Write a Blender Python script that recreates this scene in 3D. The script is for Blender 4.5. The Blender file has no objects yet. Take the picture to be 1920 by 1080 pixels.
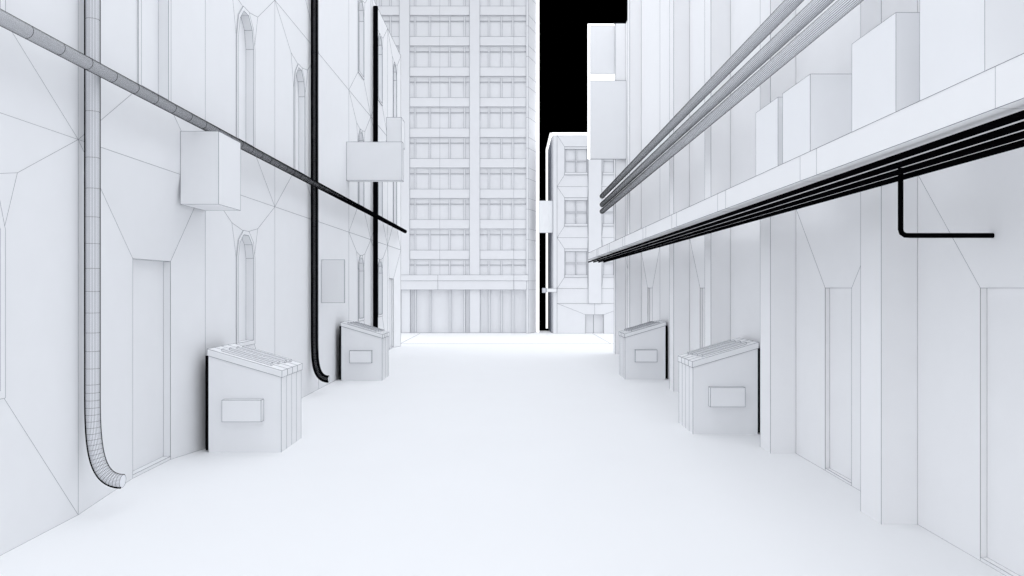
import bpy, math
from mathutils import Vector as V

# ------------------------------------------------------------------ camera, sky, exposure
S = bpy.context.scene
C = S.collection
F, H = 1400.0, 2.2                       # focal length in photo pixels, eye height in metres
cd = bpy.data.cameras.new('camera'); cam = bpy.data.objects.new('camera', cd); C.objects.link(cam)
cam.location = (0, 0, H); cam.rotation_euler = (math.radians(90), 0, 0)
cd.sensor_width = 36; cd.lens = 36 * F / 1920; cd.clip_start = .05; cd.clip_end = 500
S.camera = cam
W = bpy.data.worlds.new('World'); S.world = W; W.use_nodes = True
nt = W.node_tree; nt.nodes.clear()
def N(t, **k):
    n = nt.nodes.new(t)
    for a, b in k.items(): setattr(n, a, b)
    return n
def M_(op, a, b):
    n = N('ShaderNodeMath', operation=op)
    for i, v in enumerate((a, b)):
        if isinstance(v, (int, float)): n.inputs[i].default_value = v
        else: nt.links.new(v, n.inputs[i])
    return n.outputs[0]
tc = N('ShaderNodeTexCoord'); sep = N('ShaderNodeSeparateXYZ'); nt.links.new(tc.outputs['Generated'], sep.inputs[0])
# a white overcast vault overhead and behind, a black bank of sky low beyond the end of the alley, black under the ground
up = M_('GREATER_THAN', sep.outputs[2], 0.0)
front = M_('MULTIPLY', M_('GREATER_THAN', sep.outputs[1], 0.25), M_('LESS_THAN', sep.outputs[2], 0.40))
fac = M_('MULTIPLY', up, M_('SUBTRACT', 1.0, front))
mix = N('ShaderNodeMix', data_type='RGBA')
nt.links.new(fac, mix.inputs[0]); mix.inputs[6].default_value = (0, 0, 0, 1); mix.inputs[7].default_value = (.915, .945, 1.0, 1)
bg = N('ShaderNodeBackground'); bg.inputs[1].default_value = 1.0
nt.links.new(mix.outputs[2], bg.inputs[0])
dim = M_('MULTIPLY', M_('MAXIMUM', M_('MULTIPLY', sep.outputs[1], -1.0), 0.0), 0.42)      # the overcast is a little darker behind
nt.links.new(M_('SUBTRACT', 1.0, dim), bg.inputs[1]); out = N('ShaderNodeOutputWorld'); nt.links.new(bg.outputs[0], out.inputs[0])
S.render.engine = 'CYCLES'
S.cycles.max_bounces = 12; S.cycles.diffuse_bounces = 10
S.view_settings.view_transform = 'Standard'; S.view_settings.look = 'None'
S.view_settings.exposure = 0.98; S.view_settings.gamma = 1

# ------------------------------------------------------------------ materials
def mat(name, col, rough=.6, var=.02, scale=3.0, emit=0, spec=.2):
    m = bpy.data.materials.new(name); m.use_nodes = True
    t = m.node_tree; b = t.nodes['Principled BSDF']
    no = t.nodes.new('ShaderNodeTexNoise'); no.inputs['Scale'].default_value = scale; no.inputs['Detail'].default_value = 5
    co = t.nodes.new('ShaderNodeTexCoord'); t.links.new(co.outputs['Object'], no.inputs['Vector'])
    r = t.nodes.new('ShaderNodeMapRange'); r.inputs[3].default_value = 1 - var; r.inputs[4].default_value = 1 + var
    t.links.new(no.outputs[0], r.inputs[0])
    mu = t.nodes.new('ShaderNodeVectorMath'); mu.operation = 'SCALE'; mu.inputs[0].default_value = col
    t.links.new(r.outputs[0], mu.inputs['Scale']); t.links.new(mu.outputs[0], b.inputs['Base Color'])
    b.inputs['Roughness'].default_value = rough; b.inputs['Specular IOR Level'].default_value = spec
    if emit:
        b.inputs['Emission Color'].default_value = (1, 1, 1, 1); b.inputs['Emission Strength'].default_value = emit
    return m
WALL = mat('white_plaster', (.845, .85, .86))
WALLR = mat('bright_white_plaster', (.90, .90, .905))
TOWER = mat('greyer_white_concrete', (.78, .785, .80))
PALE = mat('pale_plaster', (.865, .87, .88), var=.015)
FLOOR = mat('white_floor', (.87, .875, .88), var=.012, scale=.8)
ROAD = mat('white_road', (.9, .9, .9), var=.01)
BIN = mat('white_painted_metal', (.86, .865, .875), .5, .015)
PIPE = mat('grey_pipe', (.86, .87, .90), .5)
BLACK = mat('black_pipe', (.002, .002, .0025), .9, spec=0)
LINE = mat('grey_seam', (.16, .17, .20), .8)
DARK = mat('black_seam', (.003, .003, .004), .9, spec=0)
GLOW = mat('halo_glow', (.9, .9, .9), emit=.55)  # added glow for the white halo on skyline edges, no real fixture

# ------------------------------------------------------------------ mesh helpers (world coordinates in, one object out)
KW = 0.52                                 # seam width grows with the size of the panels it joins
class MB:
    def __init__(s): s.v = []; s.f = []; s.mi = []; s.e = {}; s.smooth = set()
    def key(s, p): return (round(p[0], 4), round(p[1], 4), round(p[2], 4))
    def edge(s, a, b, k=1.0):
        ka, kb = s.key(a), s.key(b)
        if ka != kb: s.e[tuple(sorted((ka, kb)))] = k
    def face(s, pts, wire=True, k=1.0, mi=0, skip=()):
        i = len(s.v); s.v += [tuple(p) for p in pts]; s.f.append(list(range(i, i + len(pts)))); s.mi.append(mi)
        if wire:
            n = len(pts)
            for j in range(n):
                if j in skip: continue
                s.edge(pts[j], pts[(j + 1) % n], k)
        return len(s.f) - 1
    def box(s, x0, x1, y0, y1, z0, z1, wire=True, k=1.0, nofloor=False):
        x0, x1 = sorted((x0, x1))
        p = [(x, y, z) for z in (z0, z1) for y in (y0, y1) for x in (x0, x1)]
        for q in ((0, 2, 3, 1), (4, 5, 7, 6), (0, 1, 5, 4), (2, 6, 7, 3), (0, 4, 6, 2), (1, 3, 7, 5)):
            s.face([p[a] for a in q], False)
        if wire:
            for a, b in ((0, 1), (2, 3), (0, 2), (1, 3), (4, 5), (6, 7), (4, 6), (5, 7), (0, 4), (1, 5), (2, 6), (3, 7)):
                if nofloor and a < 4 and b < 4: continue
                s.edge(p[a], p[b], k)
    def tube(s, path, r, n=48, rings=None, k=.8, lines=True, caps=True, kr=1.0):
        P = [V(p) for p in path]; R = []; up = None
        for i, p in enumerate(P):
            d = (P[min(i + 1, len(P) - 1)] - P[max(i - 1, 0)]).normalized()
            if up is None:
                up = V((0, 1, 0)) if abs(d.y) < .9 else V((0, 0, 1))
            a = d.cross(up).normalized(); b = a.cross(d).normalized(); up = b
            R.append([p + a * (r * math.cos(2 * math.pi * j / n)) + b * (r * math.sin(2 * math.pi * j / n)) for j in range(n)])
        for i in range(len(R) - 1):
            for j in range(n):
                fi = s.face([R[i][j], R[i][(j + 1) % n], R[i + 1][(j + 1) % n], R[i + 1][j]], False); s.smooth.add(fi)
                if lines: s.edge(R[i][j], R[i + 1][j], k)
        for i in range(len(R)):
            if rings is None or i in rings:
                for j in range(n): s.edge(R[i][j], R[i][(j + 1) % n], kr)
        if caps:
            s.face(R[0][::-1], False); s.face(R[-1], False)
    def build(s, name, m, parent=None, org=(0, 0, 0), line=None):
        o3 = V(org); v = [V(p) - o3 for p in s.v]; f = list(s.f); mi = list(s.mi)
        for (a, b), k in s.e.items():
            A, B = V(a), V(b); d = B - A
            if d.length < 1e-5: continue
            d.normalize(); up = V((0, 0, 1)) if abs(d.z) < .8 else V((1, 0, 0))
            p = d.cross(up).normalized(); q = p.cross(d).normalized(); i = len(v)
            for e in (A, B):
                h = .5 * k * KW * max(abs(e.y), 3.0) / F * (.72 if e.y > 30 else 1)
                for (c, t) in ((1, 1), (-1, 1), (-1, -1), (1, -1)): v.append(e + p * (c * h) + q * (t * h) - o3)
            for j in range(4): f.append([i + j, i + (j + 1) % 4, i + 4 + (j + 1) % 4, i + 4 + j]); mi.append(1)
        me = bpy.data.meshes.new(name); me.from_pydata(v, [], f); me.materials.append(m); me.materials.append(line or LINE)
        me.polygons.foreach_set('material_index', mi)
        sm = [(i in s.smooth) for i in range(len(f))]; me.polygons.foreach_set('use_smooth', sm)
        me.update(); o = bpy.data.objects.new(name, me); C.objects.link(o)
        if parent: o.parent = parent
        else: o.location = o3
        return o
def tag(o, label, cat, group=None):
    o['label'] = label; o['category'] = cat
    if group: o['group'] = group
    return o
def thing(name, loc, label, cat, group=None):
    o = bpy.data.objects.new(name, None); o.location = loc; o.empty_display_size = .2; C.objects.link(o)
    return tag(o, label, cat, group)
def struct(o): o['kind'] = 'structure'; return o
def px(p, Y): return (p - 960) / F * Y            # photo column at depth Y -> metres
def pz(p, Y): return H - (p - 540) / F * Y

# ------------------------------------------------------------------ ground
b = MB(); b.box(-16, 16, -5, 29.5, -.3, 0, wire=False); struct(b.build('alley_floor', FLOOR))
b = MB(); b.box(-16, 16, 29.502, 38.6, -.3, -.004, wire=False)
b.edge((-16, 29.52, 0), (16, 29.52, 0), .8); b.edge((-4.42, 29.52, 0), (-4.45, 36.2, 0), .7); b.edge((3.9, 29.52, 0), (3.9, 36.2, 0), .7)
struct(b.build('road', ROAD))

# ------------------------------------------------------------------ left building
LX = -2.2 / .523
FL = [0, 3.64, 7.305, 10.97]
LB = thing('apartment_building', (LX - 3, 13, 0), 'long white building with narrow arched windows lining the left of the alley', 'building')
lo = LB.location
bays = [-1.76 + 3 * i for i in range(11)]         # last edge 28.24
wall = MB()
def arch(y0, y1, z0, zs, za, x):
    c, r = (y0 + y1) / 2, (y1 - y0) / 2; pts = [(x, y0, z0), (x, y1, z0)]
    for a in (0, 36, 72, 108, 144, 180):
        t = math.radians(a); pts.append((x, c + r * math.cos(t), zs + (za - zs) * math.sin(t) / math.sin(math.radians(72))))
    return pts                                    # bottom near, bottom far, then arch far -> near
# bay index -> which floors have a window ('w'), the splayed door ('d') or nothing
plan = {0: '---', 1: 'wdw', 2: 'www', 3: 'dww', 4: 'www', 5: '-ww', 6: '---', 7: 'www', 8: 'www', 9: 'dww'}
plan[1] = 'www'; plan[0] = 'www'
for i in range(10):
    y0, y1 = bays[i], bays[i + 1]; yc = (y0 + y1) / 2 + .04
    for fl in range(3):
        z0, z1 = FL[fl], FL[fl + 1]; k = plan[i][fl]
        BL, BR, TR, TL = (LX, y0, z0), (LX, y1, z0), (LX, y1, z1), (LX, y0, z1)
        if k == '-': wall.face([BL, BR, TR, TL]); continue
        if k == 'w':
            if fl == 0: s0, ss, sa = 1.29, 2.68, 3.10
            else: s0, ss, sa = 4.43 + 3.665 * (fl - 1), 6.07 + 3.665 * (fl - 1), 6.60 + 3.665 * (fl - 1)
            wy0, wy1 = yc - .40, yc + .40
            o = arch(wy0, wy1, s0, ss, sa, LX)
            pL, pR = (LX, wy0 - .17, sa + .08), (LX, wy1 + .17, sa + .08)
            wall.face([BL, BR, o[1], o[0]]); wall.face([BL, o[0], o[7], pL, TL]); wall.face([BR, TR, pR, o[2], o[1]])
            wall.face([TL, pL, o[5], o[4], pR, TR]); wall.face([pL, o[7], o[6], o[5]]); wall.face([pR, o[4], o[3], o[2]])
            # window: raised trim, deep reveal, pane
            w = MB(); P = LX + .014; t = .065
            o2 = arch(wy0, wy1, s0, ss, sa, P); n2 = arch(wy0 + t, wy1 - t, s0 + t, ss, sa - t, P)
            r2 = [(LX - .112, p[1], p[2]) for p in n2]; o1 = [(LX - .02, p[1], p[2]) for p in o]
            for j in range(8):
                q = (j + 1) % 8
                w.face([o2[j], o2[q], n2[q], n2[j]], True, skip=(1, 3)); w.face([n2[j], n2[q], r2[q], r2[j]], True, skip=() if j in (0, 1, 2, 3, 4) else (1, 3)); w.face([o1[j], o1[q], o2[q], o2[j]], False)
            wo = w.build('window', WALL, LB, lo)
            g = MB(); g.face(r2, False); g.build('pane', PALE, wo, lo).parent = wo
        else:
            dx, d0, d1, dz = LX - .176, 8.627 + (y0 - 7.24), 9.58 + (y0 - 7.24), 2.54
            dBL, dBR, dTR, dTL = (dx, d0, .0), (dx, d1, .0), (dx, d1, dz), (dx, d0, dz)
            wall.face([BL, dBL, dTL, TL]); wall.face([TL, dTL, dTR, TR]); wall.face([BR, TR, dTR, dBR])
            db = MB(); q = dx - .09
            db.face([(q, d0, .04), (q, d1, .04), (q, d1, dz), (q, d0, dz)])
            db.face([dBR, dTR, (q, d1, dz), (q, d1, .04)]); db.face([dBL, (q, d0, .04), (q, d0, dz), dTL], False)
            db.face([dTL, dTR, (q, d1, dz), (q, d0, dz)]); db.face([(dx, d0, .04), (dx, d1, .04), (q, d1, .04), (q, d0, .04)])
            db.face([dBL, dBR, (dx, d1, .04), (dx, d0, .04)])
            db.build('door', WALL, LB, lo)
x = LX
wall.face([(x, -1.76, 0), (x - 6, -1.76, 0), (x - 6, -1.76, 10.97), (x, -1.76, 10.97)], False)
wall.face([(x, 28.24, 0), (x - 6, 28.24, 0), (x - 6, 28.24, 10.97), (x, 28.24, 10.97)])
wall.face([(x - 6, -1.76, 0), (x - 6, 28.24, 0), (x - 6, 28.24, 10.97), (x - 6, -1.76, 10.97)], False)
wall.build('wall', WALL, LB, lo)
b = MB(); b.box(x - 6, x - .005, -1.755, 28.235, 10.8, 10.965, wire=False); b.build('roof', WALL, LB, lo)

# ------------------------------------------------------------------ right building
RX, PX = 3.776, 3.4375
RB = thing('warehouse_building', (RX + 3, 12, 0), 'white building with shallow pilasters, recessed doors and a long ledge lining the right', 'building')
ro = RB.location
pil = [0.99 + .02, 3.98, 6.95, 9.93, 12.90, 15.87, 21.80, 24.78]
wall = MB(); NZ = 3.26
segs = []
prev = -1.8
for p in pil:
    segs.append((prev, p)); prev = p + .41
rng = []
for a, c in segs:
    if c == 21.80: rng += [(a, 19.05, False), (19.05, c, True)]
    else: rng.append((a, c, c > 5))
for a, c, door in rng:
    wall.face([(RX, a, NZ), (RX, c, NZ), (RX, c, 10.97), (RX, a, 10.97)])
    if not door or abs(c - 12.9) < .1 or abs(c - 9.93) < 0: 
        wall.face([(RX, a, 0), (RX, c, 0), (RX, c, NZ), (RX, a, NZ)], skip=(0,)); continue
    d1 = c - .93 if c != 15.87 else c - .88
    if c == 21.80: d1 = 20.77
    d0 = d1 - .70; dz = 2.2; q = RX + .054
    d = [(RX, d0, 0), (RX, d1, 0), (RX, d1, dz), (RX, d0, dz)]
    wall.face([(RX, a, 0), d[0], d[3], (RX, a, NZ)]); wall.face([(RX, a, NZ), d[3], d[2], (RX, c, NZ)]); wall.face([(RX, c, NZ), d[2], d[1], (RX, c, 0)])
    b = MB(); e = .03
    b.face([(q, d0, e), (q, d1, e), (q, d1, dz), (q, d0, dz)])
    b.face([(RX, d1, 0), (RX, d1, dz), (q, d1, dz), (q, d1, 0)]); b.face([(RX, d0, 0), (RX, d0, dz), (q, d0, dz), (q, d0, 0)], False)
    b.face([(RX, d0, dz), (RX, d1, dz), (q, d1, dz), (q, d0, dz)]); b.face([(RX, d0, e), (RX, d1, e), (q, d1, e), (q, d0, e)])
    b.face([(RX, d0, 0), (RX, d1, 0), (RX, d1, e), (RX, d0, e)])
    b.build('door', WALLR, RB, ro)
wall.face([(RX, -1.8, 0), (RX + 6, -1.8, 0), (RX + 6, -1.8, 10.97), (RX, -1.8, 10.97)], False)
wall.face([(RX, 25.17, 0), (RX + 6, 25.17, 0), (RX + 6, 25.17, 10.97), (RX, 25.17, 10.97)], False)
wall.face([(RX + 6, -1.8, 0), (RX + 6, 25.17, 0), (RX + 6, 25.17, 10.97), (RX + 6, -1.8, 10.97)], False)
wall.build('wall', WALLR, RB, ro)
b = MB(); b.box(RX + .005, RX + 6, -1.795, 25.16, 10.8, 10.965, wire=False); b.build('roof', WALLR, RB, ro)
for p in pil:
    b = MB(); b.box(PX, RX, p, p + .41, 0, 10.97 if p < 24 else 10.98, nofloor=True); b.build('pilaster', WALLR, RB, ro)
# ledge: a beam made of long segments joined by short collars
LE = 2.57; zt, zb = H + .4585 * LE, H + .371 * LE
b = MB(); cuts = [-1.5, 1.29, 3.61, 3.97, 6.30, 6.66, 8.98, 9.33, 11.66, 12.0, 14.33, 14.65, 17.0, 17.32, 19.66, 20.0, 22.3, 22.62, 25.17]
b.box(LE, PX + .002, cuts[0], cuts[-1], zb, zt)
for c in cuts[1:-1]:
    b.edge((LE, c, zb), (LE, c, zt)); b.edge((LE, c, zb), (PX, c, zb)); b.edge((LE, c, zt), (PX, c, zt))
b.build('ledge', WALLR, RB, ro)

# row of boxes standing on the ledge
bz = H + .7175 * 2.9
names = ['large plain white box on the ledge at the right edge of the photo',
         'plain white box on the ledge, second nearest in the row of boxes',
         'plain white box on the ledge, third nearest in the row of boxes',
         'plain white box on the ledge, farthest along the row of boxes']
for (a, c, t), n in zip(((4.58, 5.31, bz + .75), (5.64, 6.37, bz), (7.26, 8.0, bz), (8.14, 8.88, bz)), names):
    b = MB(); b.box(2.9, PX - .004, a, c, zt + .002, t)
    tag(b.build('equipment_box', BIN, None, (3.2, (a + c) / 2, zt)), n, 'box', 'boxes standing on the right ledge')

# three thick pipes high on the right
for z, n in ((H + 1.02 * 3.037, 'topmost'), (H + .925 * 3.037, 'middle one'), (H + .850 * 3.037, 'lowest')):
    b = MB(); ys = [3.0 + 2.2 * i for i in range(11)] + [25.2]
    b.tube([(3.037, y, z) for y in ys], .074, 26, rings=[0, 11], k=1.1)
    tag(b.build('pipe', PIPE, None, (3.037, 14, z), DARK), 'thick grey lined pipe along the upper right wall, %s of the three' % n, 'pipe', 'thick pipes along the upper right wall')
# four thin black pipes below the ledge
for i, n in enumerate(('outermost, nearest the alley', 'second from the alley', 'third from the alley', 'innermost, nearest the wall')):
    xx = 2.67 + .175 * i; b = MB()
    b.tube([(xx, y, 3.105) for y in (-1.4, 8, 16, 26.0)], .0222, 16, rings=[0], k=.5)
    tag(b.build('conduit', BLACK, None, (xx, 12, 3.112), DARK), 'thin black conduit under the right ledge, %s' % n, 'conduit', 'black conduits under the right ledge')
b = MB(); yy = 5.86
b.tube([(3.05, yy, 3.14), (3.05, yy, 2.66), (3.058, yy, 2.632), (3.085, yy, 2.614), (3.12, yy, 2.612), (3.775, yy, 2.612)], .019, 16, rings=[0], k=.5)
tag(b.build('bent_conduit', BLACK, None, (3.05, yy, 2.61), DARK), 'short black L-shaped pipe dropping from the conduits into the right wall', 'pipe')

# ------------------------------------------------------------------ pipes on the left wall
b = MB(); xh = -3.95; zh = H + .529 * 3.95
ys = [2.63 + .4303 * i for i in range(59)]; ys[-1] = 27.6
b.tube([(xh, y, zh) for y in ys], .0585, 46, k=.95, kr=1.7)
tag(b.build('horizontal_pipe', PIPE, None, (xh, 14, zh), DARK), 'long round pipe with ring joints running level along the left wall', 'pipe')
def downpipe(y, label, r, top=10.67, bend=True, n=36, kk=.5):
    b = MB(); xv = -4.1; zz = [top - .45 * i for i in range(40) if top - .45 * i > 3.2]
    pts = [(xv, y, z) for z in zz]; z = zz[-1]; st = .30
    while z - st > 1.2:
        z -= st; pts.append((xv, y, z)); st = max(.13, st * .93)
    P0, P1, P1b, P2 = V((xv, y, z - .08)), V((xv, y, .62)), V((xv + .03, y, .312)), V((xv + .294, y, .312))
    if bend:
        for i in range(23):
            t = i / 22; pts.append(tuple(P0 * (1 - t) ** 3 + P1 * 3 * t * (1 - t) ** 2 + P1b * 3 * t * t * (1 - t) + P2 * t ** 3))
    else: pts += [(xv, y, .9), (xv, y, .4), (xv, y, .02)]
    b.tube(pts, r, n, k=kk, kr=.85)
    o = tag(b.build('drainpipe', PIPE, None, (xv, y, 0), DARK), label, 'drainpipe', 'drainpipes down the left wall')
    if bend:                                       # black strips added along both outlines, standing in for the shade beside the pipe
        al = math.atan2(4.1, y); cs, sn = math.cos(al), math.sin(al)
        for sg, rr in ((-1, .0105), (1, .005)):
            b = MB(); q = []
            for i, p in enumerate(pts):
                d = (V(pts[min(i + 1, len(pts) - 1)]) - V(pts[max(i - 1, 0)])).normalized()
                q.append(V(p) + (V((-d.z, 0, d.x)) * cs + V((0, sn, 0))) * (sg * (r + .002)))
            b.tube(q, rr * y / 7.3 * (1 if y < 10 else .75), 6, lines=False, rings=[])
            b.build('edge_shade', BLACK, o, (xv, y, 0))
downpipe(7.30, 'grey drainpipe with curved foot beside the nearest left door', .0625, n=30, kk=.75)
downpipe(15.51, 'dark drainpipe with curved foot between the two left dumpsters', .062, n=48, kk=1.05)
downpipe(22.46, 'straight black drainpipe rising behind the farther left dumpster', .056, n=72, kk=1.6)

# ------------------------------------------------------------------ wall boxes and signs
def wbox(name, x0, x1, y0, y1, z0, z1, label, cat, group=None):
    b = MB(); b.box(x0, x1, y0, y1, z0, z1)
    return tag(b.build(name, BIN, None, ((x0 + x1) / 2, (y0 + y1) / 2, z0)), label, cat, group)
g1 = 'cubic boxes on the left wall'
wbox('wall_cabinet', LX + .002, -3.72, 9.468, 10.23, 3.262, 4.188, 'white cubic cabinet on the left wall just under the level pipe', 'cabinet', g1)
wbox('wall_cabinet', LX + .002, -3.71, 25.02, 25.8, 6.99, 7.92, 'small white cabinet high on the left wall, above the wide blank sign', 'cabinet', g1)
g2 = 'blank projecting sign boards'
wbox('blank_sign', LX + .002, -2.794, 18.97, 19.23, 4.937, 5.913, 'wide blank white sign board projecting from the left wall across the black drainpipe', 'sign', g2)
wbox('blank_sign', LX + .002, -3.70, 16.48, 16.53, 1.874, 2.824, 'small upright blank sign board right of the curved dark drainpipe', 'sign', g2)
def glowframe(o, bars):
    g = MB()
    for q in bars: g.box(*q, wire=False)
    g.build('halo_strip', GLOW, o, o.location)  # added glowing bars, a halo around the board's outline
o = wbox('blank_sign', 2.59, RX - .003, 24.66, 24.70, 6.46, 9.05, 'tall blank white sign board projecting at the far end of the right wall', 'sign', g2)
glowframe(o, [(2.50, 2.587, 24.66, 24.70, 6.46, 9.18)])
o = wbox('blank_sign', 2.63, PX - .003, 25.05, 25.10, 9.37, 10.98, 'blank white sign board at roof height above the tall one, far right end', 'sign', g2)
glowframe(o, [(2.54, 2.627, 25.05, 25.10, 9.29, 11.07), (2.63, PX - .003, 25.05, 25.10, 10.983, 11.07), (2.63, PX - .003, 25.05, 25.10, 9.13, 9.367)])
b = MB(); b.box(PX - .06, RX, 25.19, 25.24, 10.99, 11.09, wire=False); b.build('halo_strip', GLOW, RB, ro)  # added glowing halo bar along the roof end

# ------------------------------------------------------------------ dumpsters
def dumpster(sg, xb, y0, label):
    D = thing('dumpster', (xb - sg * .49, y0 + .47, 0), label, 'dumpster', 'dumpsters along the alley walls'); o = D.location
    X = lambda u: xb - sg * u                     # u: distance from the back towards the alley
    Wd, L = .976, .94; zbk, zfr = 1.29, 1.004; lt = .092
    b = MB(); y1 = y0 + L
    pr = [(0, 0), (Wd, 0), (Wd, zfr), (0, zbk)]
    A = [(X(u), y0, z) for u, z in pr]; B = [(X(u), y1, z) for u, z in pr]
    b.face(A, False); b.face(B[::-1], False)
    for j in (1, 2, 3): b.face([A[j], A[(j + 1) % 4], B[(j + 1) % 4], B[j]], False)
    for j in (1, 2, 3):
        b.edge(A[j], A[(j + 1) % 4]); b.edge(B[j], B[(j + 1) % 4])
    b.edge(A[2], B[2]); b.edge(A[3], B[3])
    for i in (1, 2, 3): b.edge((X(Wd), y0 + L * i / 4, 0), (X(Wd), y0 + L * i / 4, zfr))
    b.build('body', BIN, D, o)
    ov = .012; sl = (zfr - zbk) / Wd
    zz = lambda u: zbk + sl * u
    for i in range(4):
        b = MB(); a, c = y0 + L * i / 4, y0 + L * (i + 1) / 4
        if i == 0: a -= .012
        if i == 3: c += .02
        u0, u1 = -ov, Wd + ov
        p = [(X(u), y, zz(u) + d) for d in (.002, lt) for y in (a + .003, c - .003) for u in (u0, u1)]
        for q in ((0, 2, 3, 1), (4, 5, 7, 6), (0, 1, 5, 4), (2, 6, 7, 3), (0, 4, 6, 2), (1, 3, 7, 5)): b.face([p[k] for k in q])
        ll = b.build('lid', BIN, D, o)
        # raised rib on each joint of the lid
        b = MB(); u0, u1 = .13 + .015 * i, .80 + .02 * i; yc = (a + c) / 2 + .05
        if i == 3: yc -= .06
        p = [(X(u), y, zz(u) + d) for d in (lt + .001, lt + .03) for y in (yc - .04, yc + .04) for u in (u0, u1)]
        for q in ((4, 5, 7, 6), (0, 1, 5, 4), (2, 6, 7, 3), (0, 4, 6, 2), (1, 3, 7, 5)): b.face([p[k] for k in q])
        b.build('rib', BIN, ll, o)
    b = MB(); b.box(X(.223), X(.741), y0 - .11, y0 - .002, .427, .714); b.build('fork_pocket', BIN, D, o)
    b = MB(); b.box(X(-.018), X(-.05), y0 + .03, y1 - .03, .02, 1.29, wire=False); b.build('gap_shade', BLACK, D, o)  # black strip added as the dark shade in the gap behind the dumpster
dumpster(-1, -4.066, 10.0, 'nearer of the two white dumpsters against the left wall, beside the first door')
dumpster(-1, -4.066, 17.77, 'farther dumpster against the left wall, under the small blank sign')
dumpster(1, 3.70, 11.24, 'nearer of the two white dumpsters on the right, against the pilastered wall')
dumpster(1, 3.70, 18.0, 'farther dumpster on the right, closest to the bright road')

# ------------------------------------------------------------------ tower at the end
TY = 36.24
T = thing('office_tower', (-3, TY + 3, 0), 'tall white office tower with a grid of windows closing the end of the alley', 'tower'); to = T.location
tx = lambda p: px(p, TY); tz = lambda p: pz(p, TY)
top = 411.7 - 57.25 * 9                            # spandrel tops: 411.7 - 57.25k
piers = [(560, 575), (630, 642), (640, 660), (748.7, 768.1), (880.3, 899.7), (986.3, 991)]
tw = MB(); ztop = tz(-110)
D1 = .12
GL = [(660, 748.7), (768.1, 880.3), (899.7, 986.3)]
for a, c in ((600, 660), (748.7, 768.1), (880.3, 899.7)):
    tw.box(tx(a), tx(c), TY, TY + .5, tz(515.4), ztop)
# corner pier and chamfered side
c0, c1, c2 = (tx(986.3), TY), (tx(991), TY), (1.23, 37.45)
tw.face([(c0[0], TY, 0), (c1[0], TY, 0), (c1[0], TY, ztop), (c0[0], TY, ztop)])
tw.face([(c1[0], TY, 0), (c2[0], c2[1], 0), (c2[0], c2[1], ztop), (c1[0], TY, ztop)])
tw.face([(c0[0], TY, 0), (c0[0], TY + .3, 0), (c0[0], TY + .3, ztop), (c0[0], TY, ztop)], False)
tw.face([(c2[0], c2[1], 0), (c2[0], 44, 0), (c2[0], 44, ztop), (c2[0], c2[1], ztop)], False)
tw.face([(tx(600), 44, 0), (c2[0], 44, 0), (c2[0], 44, ztop), (tx(600), 44, ztop)], False)
tw.face([(tx(600), TY, 0), (tx(600), 44, 0), (tx(600), 44, ztop), (tx(600), TY, ztop)], False)
tw.face([(tx(600), TY, ztop), (c1[0], TY, ztop), (c2[0], c2[1], ztop), (c2[0], 44, ztop), (tx(600), 44, ztop)], False)
for k in range(-1, 10):
    for yy_ in (428.9 - 57.25 * k, 428.9 - 57.25 * k - 36.8):
        z = tz(yy_)
        if yy_ < 512: tw.edge((c1[0], TY, z), (c2[0], c2[1], z), .9)
        if yy_ < 512 and yy_ != 428.9 - 57.25 * k: tw.edge((c0[0], TY, z), (c1[0], TY, z), .8)
for z in (tz(526.4), tz(543.3)): tw.edge((c1[0], TY, z), (c2[0], c2[1], z), .9)
tw.build('wall', TOWER, T, to)
split = {0: 705, 1: 824.4, 2: 963.2}
for k in range(-1, 10):
    zs0, zs1 = tz(428.9 - 57.25 * k), tz(411.7 - 57.25 * k)      # spandrel
    for gi, (a, c) in enumerate(GL):
        b = MB(); b.box(tx(a), tx(c), TY + .02, TY + .3, zs0, zs1); b.edge((tx(split[gi]), TY + .02, zs0), (tx(split[gi]), TY + .02, zs1), .8)
        b.build('spandrel', TOWER, T, to)
MU = {0: [(685, 688), (712, 715), (730, 733.2)], 1: [(776.5, 779.6), (804.2, 807.4), (841.5, 844.6), (869.6, 872.7)], 2: [(915.2, 918.3), (938.5, 941.4), (960.0, 963.2)]}
for k in range(-2, 10):
    yb = 411.7 - 57.25 * k; yt = yb - 40.1
    if k == -2: yb, yt = 515.4, 486.2
    elif k == -1: pass
    za, zb_ = tz(yb), tz(yt)
    for gi, (a, c) in enumerate(GL):
        w = MB(); z = zb_ - (tz(0) - tz(10.2))
        w.box(tx(a), tx(c), TY + .065, TY + .09, z - .03, z, wire=False)
        for q in (z - .032, z): w.edge((tx(a), TY + .063, q), (tx(c), TY + .063, q), .8)
        for m0, m1 in MU[gi]:
            w.box(tx(m0), tx(m1), TY + .05, TY + .09, za, zb_, wire=False)
            w.edge((tx(m0), TY + .05, za), (tx(m0), TY + .05, zb_ - .06), .9); w.edge((tx(m1), TY + .05, za), (tx(m1), TY + .05, zb_ - .06), .9)
        wo = w.build('window', TOWER, T, to)
        p = MB(); p.face([(tx(a), TY + .09, za), (tx(c), TY + .09, za), (tx(c), TY + .09, zb_), (tx(a), TY + .09, zb_)], False)
        p.edge((tx(split[gi]), TY + .09, za), (tx(split[gi]), TY + .09, zb_), .7)
        p.build('pane', TOWER, wo, to)
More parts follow.
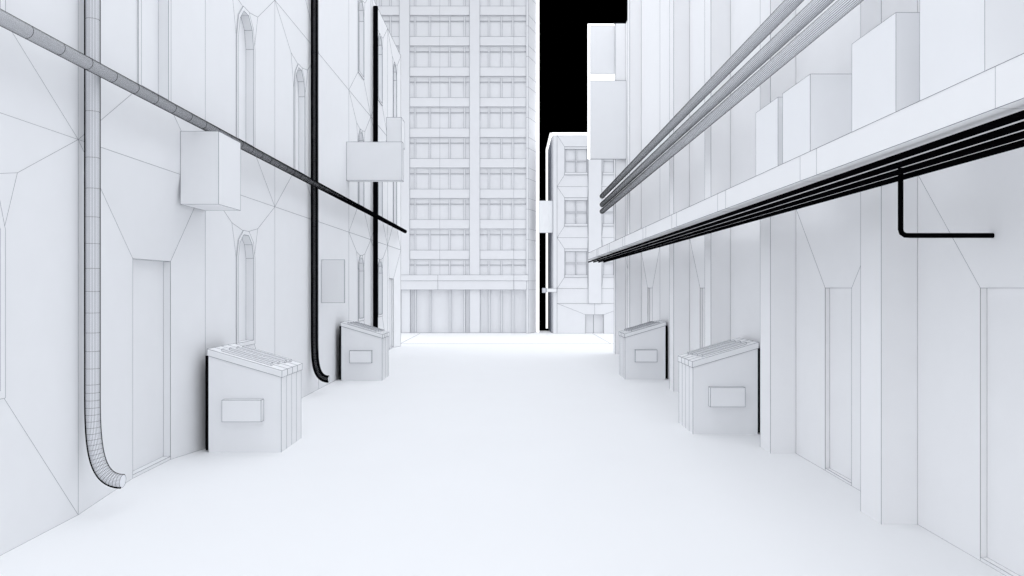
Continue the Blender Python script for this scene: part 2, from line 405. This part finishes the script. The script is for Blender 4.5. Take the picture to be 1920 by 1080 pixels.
# band over the ground floor, and the ground floor's glazing
b = MB(); b.box(tx(600), c1[0], TY - .02, TY + .4, tz(526.4), tz(515.4)); b.box(tx(600), c1[0] - .1, TY - .01, TY + .4, tz(543.3), tz(526.4))
for p, q in ((821, 526.4),): b.edge((tx(p), TY - .02, tz(515.4)), (tx(p), TY - .02, tz(543.3)))
b.edge((tx(963.4), TY - .02, tz(515.4)), (tx(963.4), TY - .02, tz(543.3)))
b.build('cornice', TOWER, T, to)
b = MB(); b.face([(tx(600), TY + .25, 0), (c0[0], TY + .25, 0), (c0[0], TY + .25, tz(543.3)), (tx(600), TY + .25, tz(543.3))])
sh = b.build('shopfront', TOWER, T, to)
for a, c in ((690, 693), (715, 718), (752, 768.5), (776.5, 779.4), (804.3, 807.3), (841.7, 845), (869.2, 872.2), (880.5, 900), (915.5, 918.7), (938.6, 941.6), (960.2, 963.5)):
    b = MB(); b.box(tx(a), tx(c), TY + .13 - (.04 if c - a > 9 else 0), TY + .25, .03, tz(543.3)); b.build('mullion', TOWER, sh, to)
b = MB(); b.box(tx(600), c0[0], TY + .05, TY + .25, 0, .035, wire=False); b.edge((tx(600), TY + .05, .035), (c0[0], TY + .05, .035)); b.build('plinth', TOWER, T, to)
b = MB(); b.box(1.232, 1.365, 37.40, 37.50, 0, ztop, wire=False); b.build('halo_strip', GLOW, T, to)  # added glowing strip, the halo up the tower's far edge

# ------------------------------------------------------------------ corner building at the far right
K = thing('corner_building', (4, TY + 2, 0), 'low white building with square cross-barred windows, beyond the gap right of the tower', 'building'); ko = K.location
x0, x1, xe = tx(1037), tx(1044.5), 7.2; zr = tz(253.6); BY = 40.6
w = MB()
w.face([(x0, TY, 0), (x1, TY, 0), (x1, TY, zr), (x0, TY, zr)])
colz = [(1044.5, 1102.8, 1058.5, 1102.0), (1127.9, 1190, 1130.2, 1174)]
rows = [(253.6, 349.9, 275, 279.6, 323.3, 328), (349.9, 445.5, 370.6, 375.8, 419.5, 424), (445.5, 541, 466.5, 471.5, 515.5, 519.7)]
for a, c, wa, wb in colz:
    for yt, yb, wl, w0, w1, ws in rows:
        TLc, TRc, BLc, BRc = [(tx(p), TY, tz(q)) for p, q in ((a, yt), (c, yt), (a, yb), (c, yb))]
        a0, b0, d0, e0 = [(tx(p), TY, tz(q)) for p, q in ((wa, wl), (wb, wl), (wa, ws), (wb, ws))]
        w.face([TLc, TRc, b0, a0]); w.face([BLc, d0, e0, BRc]); w.face([TLc, a0, d0, BLc]); w.face([TRc, BRc, e0, b0])
        W1, W2, z0_, z1_ = tx(wa), tx(wb), tz(w1), tz(w0); g = .10
        f = MB()
        f.box(W1, W2, TY - .03, TY + g, tz(ws) + .003, z0_)                                   # sill
        f.box(W1, W2, TY + .01, TY + g, z1_, tz(wl) - .003)                           # head
        f.box(W1, W1 + .05, TY + .02, TY + g, z0_, z1_); f.box(W2 - .05, W2, TY + .02, TY + g, z0_, z1_)
        mx = (W1 + W2) / 2; mz = (z0_ + z1_) / 2
        f.box(mx - .03, mx + .03, TY + .03, TY + g, z0_, z1_); f.box(W1 + .05, W2 - .05, TY + .04, TY + g, mz - .03, mz + .03)
        fo = f.build('window', TOWER, K, ko)
        p = MB(); p.face([(W1, TY + g, z0_), (W2, TY + g, z0_), (W2, TY + g, z1_), (W1, TY + g, z1_)], False); p.build('pane', TOWER, fo, ko)
# ground floor with a recessed double door
z2, z3 = tz(541), tz(569); dt = tz(590)
w.face([(x1, TY, z3), (tx(1190), TY, z3), (tx(1190), TY, z2), (x1, TY, z2)])
w.face([(x1, TY, 0), (tx(1098), TY, 0), (tx(1098), TY, dt), (x1, TY, z3)])
w.face([(x1, TY, z3), (tx(1098), TY, dt), (tx(1115), TY, dt), (tx(1115), TY, z3)]); w.face([(tx(1115), TY, z3), (tx(1115), TY, dt), (tx(1132), TY, dt), (tx(1190), TY, z3)])
w.face([(tx(1132), TY, dt), (tx(1132), TY, 0), (tx(1190), TY, 0), (tx(1190), TY, z3)])
w.face([(tx(1190), TY, 0), (xe, TY, 0), (xe, TY, zr), (tx(1190), TY, zr)])
for i in range(7):                                 # side wall with narrow ribs
    ya, yb_ = TY + (BY - TY) * i / 7, TY + (BY - TY) * (i + 1) / 7
    w.face([(x0, ya, 0), (x0, yb_, 0), (x0, yb_, zr), (x0, ya, zr)])
w.face([(x0, BY, 0), (xe, BY, 0), (xe, BY, zr), (x0, BY, zr)], False); w.face([(xe, TY, 0), (xe, BY, 0), (xe, BY, zr), (xe, TY, zr)], False)
w.build('wall', TOWER, K, ko)
for i in range(1, 7, 1):
    ya = TY + (BY - TY) * i / 7; b = MB(); b.box(x0 - .055, x0, ya - .1, ya + .1, 0, zr - .02, k=1.8); b.build('side_rib', TOWER, K, ko)
b = MB(); b.box(tx(1102.8), tx(1127.9), TY - .05, TY, z3, zr - .004); b.build('pier', TOWER, K, ko)
b = MB(); b.box(x0 + .01, xe, TY + .01, BY - .01, zr - .2, zr - .01, wire=False); b.build('roof', TOWER, K, ko)
for a, c in ((1098, 1113.3), (1113.7, 1132)):
    b = MB(); b.face([(tx(a), TY + .2, 0), (tx(c), TY + .2, 0), (tx(c), TY + .2, dt), (tx(a), TY + .2, dt)])
    e = a if a < 1100 else c
    b.face([(tx(e), TY, 0), (tx(e), TY + .2, 0), (tx(e), TY + .2, dt), (tx(e), TY, dt)]); b.face([(tx(a), TY, dt), (tx(c), TY, dt), (tx(c), TY + .2, dt), (tx(a), TY + .2, dt)], False)
    b.build('door', TOWER, K, ko)
b = MB(); b.box(x0 - .05, xe, TY - .02, TY + .06, zr + .003, zr + .13, wire=False)
b.box(x0 - .15, x0 - .02, TY + .06, BY, zr + .003, zr + .13, wire=False); b.box(x0 - .15, x0 - .02, BY + .003, BY + .1, 0, zr + .13, wire=False)
b.build('halo_strip', GLOW, K, ko)  # added glowing bars, the halo on roofline and back corner
o = wbox('blank_sign', px(1010.5, 36.4), x0 - .005, 36.38, 36.44, 4.889, 6.457, 'small pale sign board in the gap beside the tower, on the corner building', 'sign', g2)
L = thing('wall_lamp', (2.0, TY - .1, 2.0), 'small wall lamp with dark head on the corner building, in the gap beside the tower', 'lamp'); q = L.location
b = MB(); b.box(px(1024.5, 36.1), px(1044, 36.1), 36.08, 36.22, 2.0, 2.18); b.build('arm', WALL, L, q)
b = MB(); b.tube([(px(1016.5, 36.1) + .105, 36.15, 1.97), (px(1016.5, 36.1) + .105, 36.15, 2.2)], .105, 16, k=1.0); b.build('lamp_head', PIPE, L, q)
